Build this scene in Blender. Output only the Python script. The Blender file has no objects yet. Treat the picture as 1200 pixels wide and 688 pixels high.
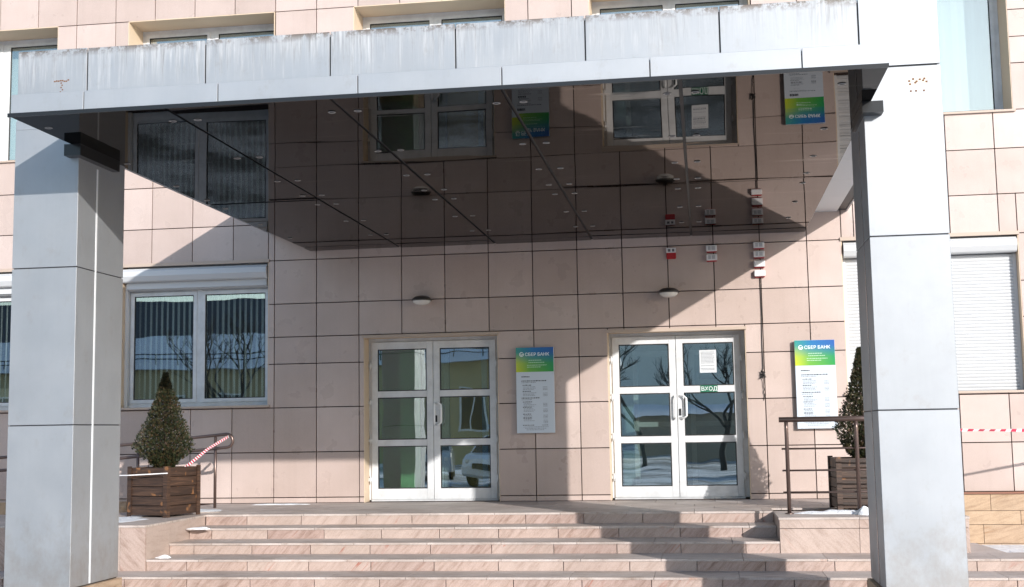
import bpy, bmesh, math, random
from mathutils import Vector, Matrix, noise
rng = random.Random(7)
R = math.radians
C = bpy.context.scene.collection
sc = bpy.context.scene

# ------------------------------------------------------------------ helpers
class MB:
    """collects geometry, builds ONE mesh object"""
    def __init__(s): s.v=[]; s.f=[]; s.r=[]; s.sm=[]
    def add(s, vs, fs, rnd=None, smooth=False):
        b=len(s.v); s.v+= [tuple(v) for v in vs]
        if rnd is None: rnd=rng.random()
        for f in fs:
            s.f.append([b+i for i in f]); s.r.append(rnd); s.sm.append(smooth)
        return s
    def box(s, x0,x1,y0,y1,z0,z1, rnd=None, M=None, bev=0):
        if bev>0:
            c=bev
            vs=[];
            for z,ins in ((z0,c),(z0+c,0),(z1-c,0),(z1,c)):
                xa,xb,ya,yb=x0+ins,x1-ins,y0+ins,y1-ins
                k=c if ins==0 else 0
                vs+=[(xa+k,ya,z),(xb-k,ya,z),(xb,ya+k,z),(xb,yb-k,z),(xb-k,yb,z),(xa+k,yb,z),(xa,yb-k,z),(xa,ya+k,z)] if ins==0 else \
                    [(xa,ya,z),(xb,ya,z),(xb,ya,z),(xb,yb,z),(xb,yb,z),(xa,yb,z),(xa,yb,z),(xa,ya,z)]
            # merge-free rings (degenerate corners at caps are harmless)
            fs=[]
            for k in range(3):
                for i in range(8):
                    j=(i+1)%8; q=[k*8+i,k*8+j,(k+1)*8+j,(k+1)*8+i]
                    p=[]
                    for a in q:
                        if not any(vs[a]==vs[t] for t in p): p.append(a)
                    if len(p)>=3: fs.append(p)
            fs.append([6,4,2,0]); fs.append([24,26,28,30])
        else:
            vs=[(x0,y0,z0),(x1,y0,z0),(x1,y1,z0),(x0,y1,z0),(x0,y0,z1),(x1,y0,z1),(x1,y1,z1),(x0,y1,z1)]
            fs=[(3,2,1,0),(4,5,6,7),(0,1,5,4),(1,2,6,5),(2,3,7,6),(3,0,4,7)]
        if M is not None: vs=[M@Vector(v) for v in vs]
        return s.add(vs,fs,rnd)
    def tube(s, pts, rad, n=10, rnd=None, cap=True):
        pts=[Vector(p) for p in pts]
        if not isinstance(rad,(list,tuple)): rad=[rad]*len(pts)
        vs=[]; fs=[]; up=None
        for i,p in enumerate(pts):
            d=(pts[min(i+1,len(pts)-1)]-pts[max(i-1,0)]).normalized()
            if up is None:
                up=Vector((0,0,1)) if abs(d.z)<.9 else Vector((1,0,0))
            a=d.cross(up).normalized(); up=a.cross(d).normalized(); b=up
            for k in range(n):
                t=2*math.pi*k/n
                vs.append(p+(a*math.cos(t)+b*math.sin(t))*rad[i])
        for i in range(len(pts)-1):
            for k in range(n):
                k2=(k+1)%n
                fs.append((i*n+k,i*n+k2,(i+1)*n+k2,(i+1)*n+k))
        if cap:
            fs.append(tuple(range(n-1,-1,-1))); fs.append(tuple((len(pts)-1)*n+k for k in range(n)))
        return s.add(vs,fs,rnd,True)
    def lathe(s, prof, c, axis='Z', n=24, rnd=None, sx=1):
        vs=[];fs=[]
        for r,h in prof:
            for k in range(n):
                t=2*math.pi*k/n
                a,b=r*math.cos(t)*sx,r*math.sin(t)
                vs.append((c[0]+a,c[1]+b,c[2]+h) if axis=='Z' else ((c[0]+a,c[1]+h,c[2]+b) if axis=='Y' else (c[0]+h,c[1]+a,c[2]+b)))
        m=len(prof)
        for i in range(m-1):
            for k in range(n):
                k2=(k+1)%n; fs.append((i*n+k,i*n+k2,(i+1)*n+k2,(i+1)*n+k))
        return s.add(vs,fs,rnd,True)
    def prism(s, pts, a0, a1, axis='X', rnd=None, smooth=False):
        n=len(pts)
        def P(u,v,a): return {'X':(a,u,v),'Y':(u,a,v),'Z':(u,v,a)}[axis]
        vs=[P(u,v,a0) for u,v in pts]+[P(u,v,a1) for u,v in pts]
        fs=[tuple(range(n-1,-1,-1)),tuple(range(n,2*n))]+[(i,(i+1)%n,n+(i+1)%n,n+i) for i in range(n)]
        return s.add(vs,fs,rnd,smooth)
    def build(s, name, mat, parent=None, label=None):
        me=bpy.data.meshes.new(name); me.from_pydata(s.v,[],s.f)
        me.validate(); 
        bm=bmesh.new(); bm.from_mesh(me)
        if len(me.polygons)==len(s.f):
            lay=bm.faces.layers.float.new('rnd')
            bm.faces.ensure_lookup_table()
            for f,r,sm in zip(bm.faces,s.r,s.sm): f[lay]=r; f.smooth=sm
        bmesh.ops.recalc_face_normals(bm,faces=bm.faces[:])
        bm.to_mesh(me); bm.free()
        o=bpy.data.objects.new(name,me); me.materials.append(mat); C.objects.link(o)
        if parent is not None: o.parent=parent; o.matrix_parent_inverse=parent.matrix_world.inverted() if parent.type!='EMPTY' or True else o.matrix_parent_inverse
        if label: o['label']=label
        return o
def tag(o,label,cat,group=None,kind=None):
    if label: o['label']=label
    if cat: o['category']=cat
    if group: o['group']=group
    if kind: o['kind']=kind
    return o
def thing(name,label,cat,loc=(0,0,0),rz=0,group=None):
    o=bpy.data.objects.new(name,None); C.objects.link(o); o.location=loc; o.rotation_euler=(0,0,rz)
    o.empty_display_size=.2
    tag(o,label,cat,group); bpy.context.view_layer.update()
    return o
def loc_build(mb,name,mat,parent,label=None):
    """geometry given in the parent's LOCAL space"""
    o=mb.build(name,mat,None,label); o.parent=parent; return o
def struct(o): o['kind']='structure'; return o
def children(o): return [c for c in bpy.data.objects if c.parent==o]
def copy_tree(o,parent=None):
    c=o.copy(); C.objects.link(c); c.parent=parent
    for ch in children(o): copy_tree(ch,c)
    return c
def text_mesh(name, body, size, mat, loc, rot=(R(90),0,0), parent=None, extrude=.001, align='LEFT', bold=0):
    cu=bpy.data.curves.new(name,'FONT'); cu.body=body; cu.size=size; cu.extrude=extrude; cu.align_x=align; cu.offset=bold
    t=bpy.data.objects.new(name,cu); C.objects.link(t)
    bpy.context.view_layer.update()
    dg=bpy.context.evaluated_depsgraph_get()
    me=bpy.data.meshes.new_from_object(t.evaluated_get(dg))
    bpy.data.objects.remove(t)
    o=bpy.data.objects.new(name,me); C.objects.link(o); me.materials.clear(); me.materials.append(mat)
    M=Matrix.Translation(loc)@Matrix.Rotation(rot[2],4,'Z')@Matrix.Rotation(rot[0],4,'X')
    me.transform(M)
    if parent is not None: o.parent=parent
    return o

# ------------------------------------------------------------------ materials
def mat(name, col, rough=.6, metal=0, spec=.5, ior=1.5):
    m=bpy.data.materials.new(name); m.use_nodes=True; b=m.node_tree.nodes['Principled BSDF']
    b.inputs['Base Color'].default_value=(*col,1); b.inputs['Roughness'].default_value=rough
    b.inputs['Metallic'].default_value=metal; b.inputs['IOR'].default_value=ior
    b.inputs['Specular IOR Level'].default_value=spec
    return m
def N(m,t,**kw):
    n=m.node_tree.nodes.new(t)
    for k,v in kw.items():
        if k in n.inputs: n.inputs[k].default_value=v
        else: setattr(n,k,v)
    return n
def L(m,a,b): m.node_tree.links.new(a,b)
def ramp(m,fac,stops):
    r=N(m,'ShaderNodeValToRGB'); e=r.color_ramp.elements
    while len(e)<len(stops): e.new(.5)
    for el,(p,c) in zip(e,stops): el.position=p; el.color=(*c,1) if len(c)==3 else c
    if fac is not None: L(m,fac,r.inputs[0])
    return r.outputs[0]
def mixc(m,fac,a,b,mode='MIX'):
    n=N(m,'ShaderNodeMix',data_type='RGBA',blend_type=mode)
    for s,v in ((0,fac),(6,a),(7,b)):
        if hasattr(v,'links'): L(m,v,n.inputs[s])
        elif isinstance(v,(int,float)): n.inputs[s].default_value=v
        else: n.inputs[s].default_value=(*v,1)
    return n.outputs[2]
def coords(m,scale=(1,1,1),rot=(0,0,0),shift=None):
    g=N(m,'ShaderNodeNewGeometry').outputs['Position'] if shift!='obj' else N(m,'ShaderNodeTexCoord').outputs['Object']
    if shift=='rnd':
        a=N(m,'ShaderNodeAttribute',attribute_name='rnd')
        mu=N(m,'ShaderNodeMath',operation='MULTIPLY'); L(m,a.outputs['Fac'],mu.inputs[0]); mu.inputs[1].default_value=37.
        cx=N(m,'ShaderNodeCombineXYZ')
        for i in range(3): L(m,mu.outputs[0],cx.inputs[i])
        ad=N(m,'ShaderNodeVectorMath',operation='ADD'); L(m,g,ad.inputs[0]); L(m,cx.outputs[0],ad.inputs[1]); g=ad.outputs[0]
    mp=N(m,'ShaderNodeMapping'); L(m,g,mp.inputs[0]); mp.inputs['Scale'].default_value=scale; mp.inputs['Rotation'].default_value=rot
    return mp.outputs[0]
def noi(m,vec,scale,detail=4,rough=.55,dist=0):
    n=N(m,'ShaderNodeTexNoise'); n.inputs['Scale'].default_value=scale; n.inputs['Detail'].default_value=detail
    n.inputs['Roughness'].default_value=rough; n.inputs['Distortion'].default_value=dist
    L(m,vec,n.inputs['Vector']); return n.outputs['Fac']
def rnd(m): return N(m,'ShaderNodeAttribute',attribute_name='rnd').outputs['Fac']
def bump(m,h,strength=.3,dist=.01):
    b=N(m,'ShaderNodeBump'); b.inputs['Strength'].default_value=strength; b.inputs['Distance'].default_value=dist
    L(m,h,b.inputs['Height']); L(m,b.outputs[0],m.node_tree.nodes['Principled BSDF'].inputs['Normal'])
def base(m,c): L(m,c,m.node_tree.nodes['Principled BSDF'].inputs['Base Color'])
def roughn(m,c): L(m,c,m.node_tree.nodes['Principled BSDF'].inputs['Roughness'])

# porcelain wall tile
m_tile=mat('tile',(.6,.5,.45),.34,spec=.6)
v=coords(m_tile)
a=ramp(m_tile,rnd(m_tile),[(0,(.49,.395,.355)),(.5,(.545,.446,.404)),(1,(.59,.49,.450))])
sp=ramp(m_tile,noi(m_tile,v,160,3,.7),[(.3,(.86,.84,.82)),(.6,(1.03,1.02,1.02))])
bl=ramp(m_tile,noi(m_tile,v,1.3,5,.6),[(.3,(.9,.88,.86)),(.7,(1.04,1.03,1.03))])
c=mixc(m_tile,1.,a,sp,'MULTIPLY'); c=mixc(m_tile,1.,c,bl,'MULTIPLY')
# rain streaks
st=ramp(m_tile,noi(m_tile,coords(m_tile,(14,14,.5)),1.,5,.65),[(.35,(.9,.88,.87)),(.5,(1,1,1))])
c=mixc(m_tile,.22,c,st,'MULTIPLY'); base(m_tile,c)
roughn(m_tile,ramp(m_tile,noi(m_tile,v,3,4),[(.3,(.24,)*3),(.7,(.40,)*3)]))
bump(m_tile,noi(m_tile,v,1.1,2),.25,.02)
m_joint=mat('joint',(.045,.022,.016),.9)
m_cream=mat('cream_reveal',(.66,.52,.38),.6)
m_trim=mat('window_trim',(.48,.38,.31),.5)
m_brown=mat('brown_ledge',(.24,.1,.06),.45)

# silver composite panel
def silver(name,col,rough=.4,metal=.45,stain=0):
    m=mat(name,col,rough,metal)
    v=coords(m)
    r_=ramp(m,rnd(m),[(0,tuple(x*.96 for x in col)),(1,tuple(min(1,x*1.03) for x in col))])
    n=ramp(m,noi(m,v,2.2,6,.65),[(.3,(.94,.94,.94)),(.65,(1.02,1.02,1.02))])
    c=mixc(m,1.,r_,n,'MULTIPLY')
    sc_=ramp(m,noi(m,coords(m,(26,26,.9)),1.,6,.7),[(.3,(.86,.86,.87)),(.5,(1,1,1))])
    c=mixc(m,.15,c,sc_,'MULTIPLY')
    if stain:
        # lime and dirt runs that start at the top edge
        g=N(m,'ShaderNodeSeparateXYZ'); L(m,N(m,'ShaderNodeNewGeometry').outputs['Position'],g.inputs[0])
        mr=N(m,'ShaderNodeMapRange'); L(m,g.outputs[2],mr.inputs[0])
        mr.inputs[1].default_value=3.72; mr.inputs[2].default_value=4.31; mr.inputs[3].default_value=-.13; mr.inputs[4].default_value=.17
        s1=noi(m,coords(m,(34,34,1.3)),1.,7,.78)
        ad=N(m,'ShaderNodeMath',operation='ADD'); L(m,s1,ad.inputs[0]); L(m,mr.outputs[0],ad.inputs[1])
        mask=ramp(m,ad.outputs[0],[(.50,(0,0,0)),(.70,(.75,)*3)])
        patch=ramp(m,noi(m,v,1.4,3),[(.36,(.3,)*3),(.55,(1,1,1))])
        mk=mixc(m,1.,mask,patch,'MULTIPLY')
        dirtc=ramp(m,noi(m,coords(m,(60,60,3)),1.,5,.7),[(.36,(.22,.215,.21)),(.5,(.44,.44,.445)),(.66,(.60,.60,.60))])
        c=mixc(m,mk,c,dirtc)
        edge=ramp(m,noi(m,coords(m,(9,9,9)),1.,6,.8),[(.46,(0,0,0)),(.55,(1,1,1))])
        mr2=N(m,'ShaderNodeMapRange'); L(m,g.outputs[2],mr2.inputs[0]); mr2.inputs[1].default_value=4.235; mr2.inputs[2].default_value=4.305
        mk2=mixc(m,1.,edge,mr2.outputs[0],'MULTIPLY')
        c=mixc(m,mk2,c,(.16,.13,.11))
        L(m,ramp(m,mk,[(0,(metal,)*3),(1,(0,0,0))]),m.node_tree.nodes['Principled BSDF'].inputs['Metallic'])
    base(m,c)
    roughn(m,ramp(m,noi(m,v,3,4),[(.3,(rough-.05,)*3),(.7,(rough+.08,)*3)]))
    # splashed dirt near the foot
    g2=N(m,'ShaderNodeSeparateXYZ'); L(m,N(m,'ShaderNodeNewGeometry').outputs['Position'],g2.inputs[0])
    m2=N(m,'ShaderNodeMapRange'); L(m,g2.outputs[2],m2.inputs[0]); m2.inputs[1].default_value=.45; m2.inputs[2].default_value=-.35; m2.inputs[3].default_value=-.05; m2.inputs[4].default_value=.22
    a2=N(m,'ShaderNodeMath',operation='ADD'); L(m,noi(m,coords(m,(7,7,5)),1.,7,.75),a2.inputs[0]); L(m,m2.outputs[0],a2.inputs[1])
    c2=mixc(m,ramp(m,a2.outputs[0],[(.52,(0,0,0)),(.8,(.55,)*3)]),c,(.30,.27,.24)); base(m,c2)
    bump(m,noi(m,v,.9,1),.3,.02)
    return m
m_silver=silver('silver_panel',(.395,.408,.425),.48,.56)
m_fascia=silver('silver_fascia',(.40,.415,.435),.48,.52,stain=1)
m_band=silver('silver_band',(.43,.445,.465),.48,.52)
m_under=mat('white_soffit',(.62,.63,.64),.5)
m_dark=mat('dark_core',(.015,.015,.017),.5)
m_black=mat('black_steel',(.012,.012,.013),.28)
m_white_strip=mat('white_strip',(.78,.79,.8),.4)
m_rust=mat('rust',(.2,.1,.05),.9)
m_putty=mat('putty',(.72,.66,.58),.9)

# black mirror soffit
m_mir=mat('black_mirror',(.20,.195,.19),.02,1.,.5)
m_mir.node_tree.nodes['Principled BSDF'].inputs['Specular Tint'].default_value=(.62,.60,.59,1)
v=coords(m_mir,(.22,1.6,1))
h=noi(m_mir,v,1.5,2,.5)
bump(m_mir,h,.055,.02)
st=ramp(m_mir,noi(m_mir,coords(m_mir,(1.1,16,1)),1.,5,.6),[(.56,(0,0,0)),(.64,(1,1,1))])
pa=ramp(m_mir,noi(m_mir,coords(m_mir,(.5,1.1,1)),1.7,3),[(.55,(0,0,0)),(.68,(1,1,1))])
mk=mixc(m_mir,1.,st,pa,'MULTIPLY')
base(m_mir,mixc(m_mir,mk,(.085,.083,.082),(.26,.25,.245)))
roughn(m_mir,ramp(m_mir,mk,[(0,(.012,)*3),(1,(.2,)*3)]))

# stone
def stone(name,cols,ang,rough=.5,vein=(.36,.12,.08),grime=.5,nb=.25):
    m=mat(name,cols[1],rough)
    a=ramp(m,rnd(m),[(0,cols[0]),(.35,cols[1]),(.7,cols[2]),(1,cols[1])])
    v=coords(m,(1,1,1),shift='rnd')
    m0=N(m,'ShaderNodeMapping'); L(m,v,m0.inputs[0]); m0.inputs['Rotation'].default_value=ang
    mp=N(m,'ShaderNodeMapping'); L(m,m0.outputs[0],mp.inputs[0]); mp.inputs['Scale'].default_value=(2.6,2.6,17)
    n1=noi(m,mp.outputs[0],1.3,7,.68,.6)
    b=ramp(m,n1,[(.34,(.62,.54,.50)),(.47,(.95,.93,.92)),(.58,(1.1,1.1,1.12))])
    c=mixc(m,ramp(m,rnd(m),[(0,(1,1,1)),(.3,(.35,)*3),(.6,(.95,)*3),(1,(.5,)*3)]),a,b,'MULTIPLY')
    n2=noi(m,mp.outputs[0],.6,5,.6,1.2)
    pk=noi(m,v,2.1,3,.5)
    f1=ramp(m,n2,[(.60,(0,0,0)),(.68,(1,1,1))]); f2=ramp(m,pk,[(.5,(0,0,0)),(.66,(1,1,1))])
    f=mixc(m,1.,f1,f2,'MULTIPLY'); c=mixc(m,f,c,vein)
    w=coords(m)
    gr=ramp(m,noi(m,w,90,3,.7),[(.3,(.82,.8,.79)),(.6,(1.04,1.04,1.04))]); c=mixc(m,.8,c,gr,'MULTIPLY')
    g2=ramp(m,noi(m,w,1.7,5,.65),[(.3,(.68,.66,.64)),(.62,(1,1,1))]); c=mixc(m,grime,c,g2,'MULTIPLY')
    base(m,c); bump(m,noi(m,w,60,4,.7),nb,.004)
    return m
m_riser=stone('pink_marble',[(.45,.335,.285),(.485,.385,.335),(.41,.30,.26)],(0,R(48),0))
m_tread=stone('worn_marble',[(.53,.46,.415),(.58,.51,.47),(.49,.42,.38)],(R(90),0,R(40)),.6,(.45,.30,.24),.8)
m_cheek=stone('cheek_marble',[(.45,.345,.295),(.485,.385,.335),(.43,.325,.28)],(0,R(-46),0),.5,(.42,.2,.15),.4)
m_plinth=stone('orange_plinth',[(.46,.32,.205),(.50,.36,.24),(.42,.295,.20)],(0,R(15),0),.75,(.35,.2,.1),.5)

m_pvc=mat('white_pvc',(.80,.81,.83),.35)
v=coords(m_pvc); base(m_pvc,ramp(m_pvc,noi(m_pvc,v,5,5,.65),[(.3,(.56,.565,.57)),(.6,(.68,.69,.70))]))
m_gasket=mat('gasket',(.012,.012,.012),.5)
m_shut=mat('shutter_white',(.58,.59,.60),.5)
m_blind=mat('blind',(.92,.94,.88),.8)
m_curtain=mat('curtain',(.70,.74,.73),.8)
def glass(name,tint,k=.13,wav=.0,ws=(1,1,1)):
    m=bpy.data.materials.new(name); m.use_nodes=True; nt=m.node_tree; nt.nodes.clear()
    out=N(m,'ShaderNodeOutputMaterial'); mx=N(m,'ShaderNodeMixShader'); tr=N(m,'ShaderNodeBsdfTransparent'); gl=N(m,'ShaderNodeBsdfGlossy')
    tr.inputs[0].default_value=(*tint,1); gl.inputs['Roughness'].default_value=.0; gl.inputs[0].default_value=(.95,1,1,1)
    lw=N(m,'ShaderNodeLayerWeight'); lw.inputs['Blend'].default_value=.5
    p=N(m,'ShaderNodeMath',operation='POWER'); L(m,lw.outputs['Facing'],p.inputs[0]); p.inputs[1].default_value=5
    q=N(m,'ShaderNodeMath',operation='MULTIPLY_ADD'); L(m,p.outputs[0],q.inputs[0]); q.inputs[1].default_value=.8; q.inputs[2].default_value=k
    L(m,q.outputs[0],mx.inputs[0]); L(m,tr.outputs[0],mx.inputs[1]); L(m,gl.outputs[0],mx.inputs[2]); L(m,mx.outputs[0],out.inputs[0])
    if wav:
        b=N(m,'ShaderNodeBump'); b.inputs['Strength'].default_value=wav; b.inputs['Distance'].default_value=.02
        L(m,noi(m,coords(m,ws),1.6,1,.4),b.inputs['Height']); L(m,b.outputs[0],gl.inputs['Normal'])
    return m
m_glass=glass('window_glass',(.84,.88,.87),.24,.05)
m_dglass=glass('door_glass',(.82,.90,.88),.27,.10)
m_steel=mat('stainless',(.36,.31,.29),.25,.9)
m_bronze=mat('brown_steel',(.17,.12,.105),.32,.7)
m_chrome=mat('white_handle',(.86,.87,.88),.2,.0)
m_snow=mat('snow',(.86,.88,.92),.7)
v=coords(m_snow); base(m_snow,ramp(m_snow,noi(m_snow,v,9,5,.7),[(.3,(.6,.61,.63)),(.55,(.88,.9,.93))])); bump(m_snow,noi(m_snow,v,22,6,.7),.8,.02)
# ground: wet asphalt with trampled snow
m_ground=mat('ground',(.2,.2,.2),.8)
v=coords(m_ground)
c=mixc(m_ground,ramp(m_ground,noi(m_ground,v,.35,6,.65),[(.42,(0,0,0)),(.56,(1,1,1))]),(.16,.155,.15),(.74,.76,.80))
c=mixc(m_ground,1.,c,ramp(m_ground,noi(m_ground,v,30,4,.7),[(.3,(.75,)*3),(.6,(1.05,)*3)]),'MULTIPLY'); base(m_ground,c)
bump(m_ground,noi(m_ground,v,6,6,.7),.5,.03)
# wood
m_wood=mat('planter_wood',(.12,.05,.03),.55)
v=coords(m_wood,(3,3,45),shift='rnd')
c=ramp(m_wood,noi(m_wood,v,1.,6,.65,.4),[(.25,(.016,.009,.006)),(.5,(.052,.028,.018)),(.75,(.12,.068,.042))])
c=mixc(m_wood,.75,c,ramp(m_wood,rnd(m_wood),[(0,(.6,.55,.55)),(1,(1.25,1.15,1.05))]),'MULTIPLY')
kn=ramp(m_wood,noi(m_wood,coords(m_wood,(1,1,1),shift='rnd'),9,1),[(.68,(0,0,0)),(.74,(1,1,1))])
c=mixc(m_wood,kn,c,(.22,.10,.04)); base(m_wood,c); bump(m_wood,noi(m_wood,v,1.,5),.4,.005)
m_soil=mat('soil',(.05,.035,.025),.95)
m_leaf=mat('thuja',(.06,.08,.03),.6)
base(m_leaf,ramp(m_leaf,rnd(m_leaf),[(0,(.010,.015,.005)),(.35,(.022,.030,.008)),(.6,(.050,.042,.013)),(.8,(.066,.028,.013)),(1,(.045,.058,.016))]))
m_bark=mat('bark',(.09,.06,.045),.9)
m_tree=mat('bare_branches',(.05,.04,.035),.9)
m_lampshell=mat('lamp_shell',(.10,.09,.085),.4,.6)
m_lampglass=mat('lamp_glass',(.72,.70,.66),.25)
m_red=mat('red_plastic',(.42,.02,.025),.4)
m_whitepl=mat('white_plastic',(.74,.72,.72),.4)
m_greypl=mat('grey_print',(.16,.16,.18),.6)
m_cable=mat('black_cable',(.02,.018,.018),.6)
m_redtape=mat('red_tape',(.62,.03,.08),.5); m_whitetape=mat('white_tape',(.85,.82,.82),.5)
m_paper=mat('paper',(.60,.62,.64),.7)
m_ink=mat('ink',(.05,.055,.07),.8)
m_signw=mat('sign_white',(.58,.64,.71),.35)
m_signlet=mat('sign_letter',(.88,.92,.92),.4)
m_green=mat('exit_green',(.01,.13,.07),.4)
# printed gradient header (its own colours)
m_head=mat('sign_header',(.05,.4,.2),.35)
tc=N(m_head,'ShaderNodeTexCoord'); sx=N(m_head,'ShaderNodeSeparateXYZ'); L(m_head,tc.outputs['Generated'],sx.inputs[0])
lr=ramp(m_head,sx.outputs[0],[(0,(.55,.60,.02)),(.35,(.16,.42,.04)),(1,(.01,.30,.06))])
tb=ramp(m_head,sx.outputs[2],[(0,(0,0,0)),(.35,(.12,)*3),(.8,(.95,)*3),(1,(1,1,1))])
top=ramp(m_head,sx.outputs[0],[(0,(.03,.30,.26)),(.45,(.015,.16,.42)),(1,(.02,.10,.38))])
base(m_head,mixc(m_head,tb,lr,top))

# ------------------------------------------------------------------ the building
OPL=[(-7.05,-4.89),(-3.75,-1.59),(-.45,1.71),(9.44,11.62),(12.75,14.93)]      # ground floor windows
OPU=[(-6.96,-4.79),(-3.66,-1.49),(-.40,1.78),(2.94,5.08),(6.24,8.38),(9.50,11.65),(12.8,14.95)]
LZ=(1.33,3.335); UZ=(4.92,6.87)
DOORS=[(3.07,4.91,0.,2.22),(6.38,8.17,0.,2.20)]
opens=[(a,b,*LZ) for a,b in OPL]+[(a,b,*UZ) for a,b in OPU]+DOORS
for a,b in OPU: opens.append((a,b,8.2,10.1))
XA,XB,ZT=-9.0,18.,11.0
build=thing('building','pale pink tiled office building with white windows and doors behind the entrance canopy','building',(5.7,0,0))
rows=[0.,.075,.684,1.288,1.885,2.255,2.713,3.318,3.83,4.42,4.92,5.53,5.88,6.24,6.87,7.5,8.2,8.8,9.4,10.1,10.6,ZT]
cols=[XA+.6*i for i in range(int((XB-XA)/.6)+1)]
def cut(rect,op):
    """rect minus op -> list of rects"""
    x0,x1,z0,z1=rect; a,b,c_,d=op
    if a>=x1 or b<=x0 or c_>=z1 or d<=z0: return [rect]
    o=[]
    if a>x0: o.append((x0,a,z0,z1))
    if b<x1: o.append((b,x1,z0,z1))
    xa,xb=max(a,x0),min(b,x1)
    if c_>z0: o.append((xa,xb,z0,c_))
    if d<z1: o.append((xa,xb,d,z1))
    return o
mb=MB()
for zi in range(len(rows)-1):
    for xi in range(len(cols)-1):
        rs=[(cols[xi],cols[xi+1],rows[zi],rows[zi+1])]
        for op in opens:
            rs=[q for r_ in rs for q in cut(r_,op)]
        t=rng.random()
        for x0,x1,z0,z1 in rs:
            if x1-x0<.03 or z1-z0<.02: continue
            d=rng.uniform(-.0012,.0012); g=.0064
            mb.box(x0+g,x1-g,-.012+d,.032,z0+g,z1-g,t)
mb.build('wall',m_tile,build)
# backing wall
mb=MB(); xs=sorted({XA,XB}|{o[0] for o in opens}|{o[1] for o in opens})
for i in range(len(xs)-1):
    x0,x1=xs[i],xs[i+1]; segs=[(-.9,ZT)]
    for o in opens:
        if o[0]<=x0+1e-6 and o[1]>=x1-1e-6:
            segs=[s_ for a,b in segs for s_ in ((a,max(a,min(b,o[2]))),(max(a,min(b,o[3])),b)) if s_[1]-s_[0]>1e-4]
    for a,b in segs: mb.box(x0,x1,.03,.38,a,b,.5)
mb.build('wall_backing',m_joint,build)
mb=MB().box(XA,XB,.38,12,ZT-.2,ZT-.001).box(XA,XA+.3,.38,12,-.9,ZT-.21).box(XB-.3,XB,.38,12,-.9,ZT-.21).box(XA+.31,XB-.31,11.7,12,-.9,ZT-.21)
mb.build('outer_wall',m_cream,build)
mb=MB().box(XA-.03,XB+.03,-.05,.4,ZT+.001,ZT+.12); mb.build('parapet_cap',m_brown,build)
# plinth under the tiles
for lo_,hi_ in ((XA,-.002),(10.205,XB)):
  mb=MB()
  for z0,z1,off in ((-.72,-.56,.2),(-.56,-.33,.0),(-.33,-.16,.45),(-.16,.045,.1)):
    x=XA+off-.9
    while x<XB:
        x2=x+.95
        if x2>lo_+.05 and x<hi_-.05:
            mb.box(max(x,lo_)+.003,min(x2,hi_)-.003,-.05+rng.uniform(-.003,.003),-.002,z0+.003,z1-.003)
        x=x2
  mb.build('plinth',m_plinth,build)
MB().box(10.2,XB,-.075,-.013,.048,.072).build('wall_ledge',m_brown,build)
# interiors (rooms seen through the glass)
m_in_dark=mat('room_wall',(.20,.22,.20),.8); m_in_green=mat('hall_green',(.24,.60,.27),.6); m_in_ochre=mat('hall_ochre',(.80,.50,.15),.7)
m_in_floor=mat('room_floor',(.22,.18,.15),.4); m_in_blue=mat('hall_blue',(.24,.33,.36),.5)
MB().box(XA+.31,XB-.31,3.2,3.3,-.01,ZT-.3).build('room_wall',m_in_dark,build)
MB().box(XA+.31,XB-.31,.39,3.19,-.06,-.001).box(XA+.31,XB-.31,.39,3.19,3.9,4.1).box(XA+.31,XB-.31,.39,3.19,7.3,7.5).build('room_floor',m_in_floor,build)
for x in (2.2,5.6,9.0,12.2,-1.1,-4.4):
    for za,zb_ in ((0,3.89),(4.11,7.29)): MB().box(x-.06,x+.06,.39,3.19,za,zb_).build('room_partition',m_in_dark,build)

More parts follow.
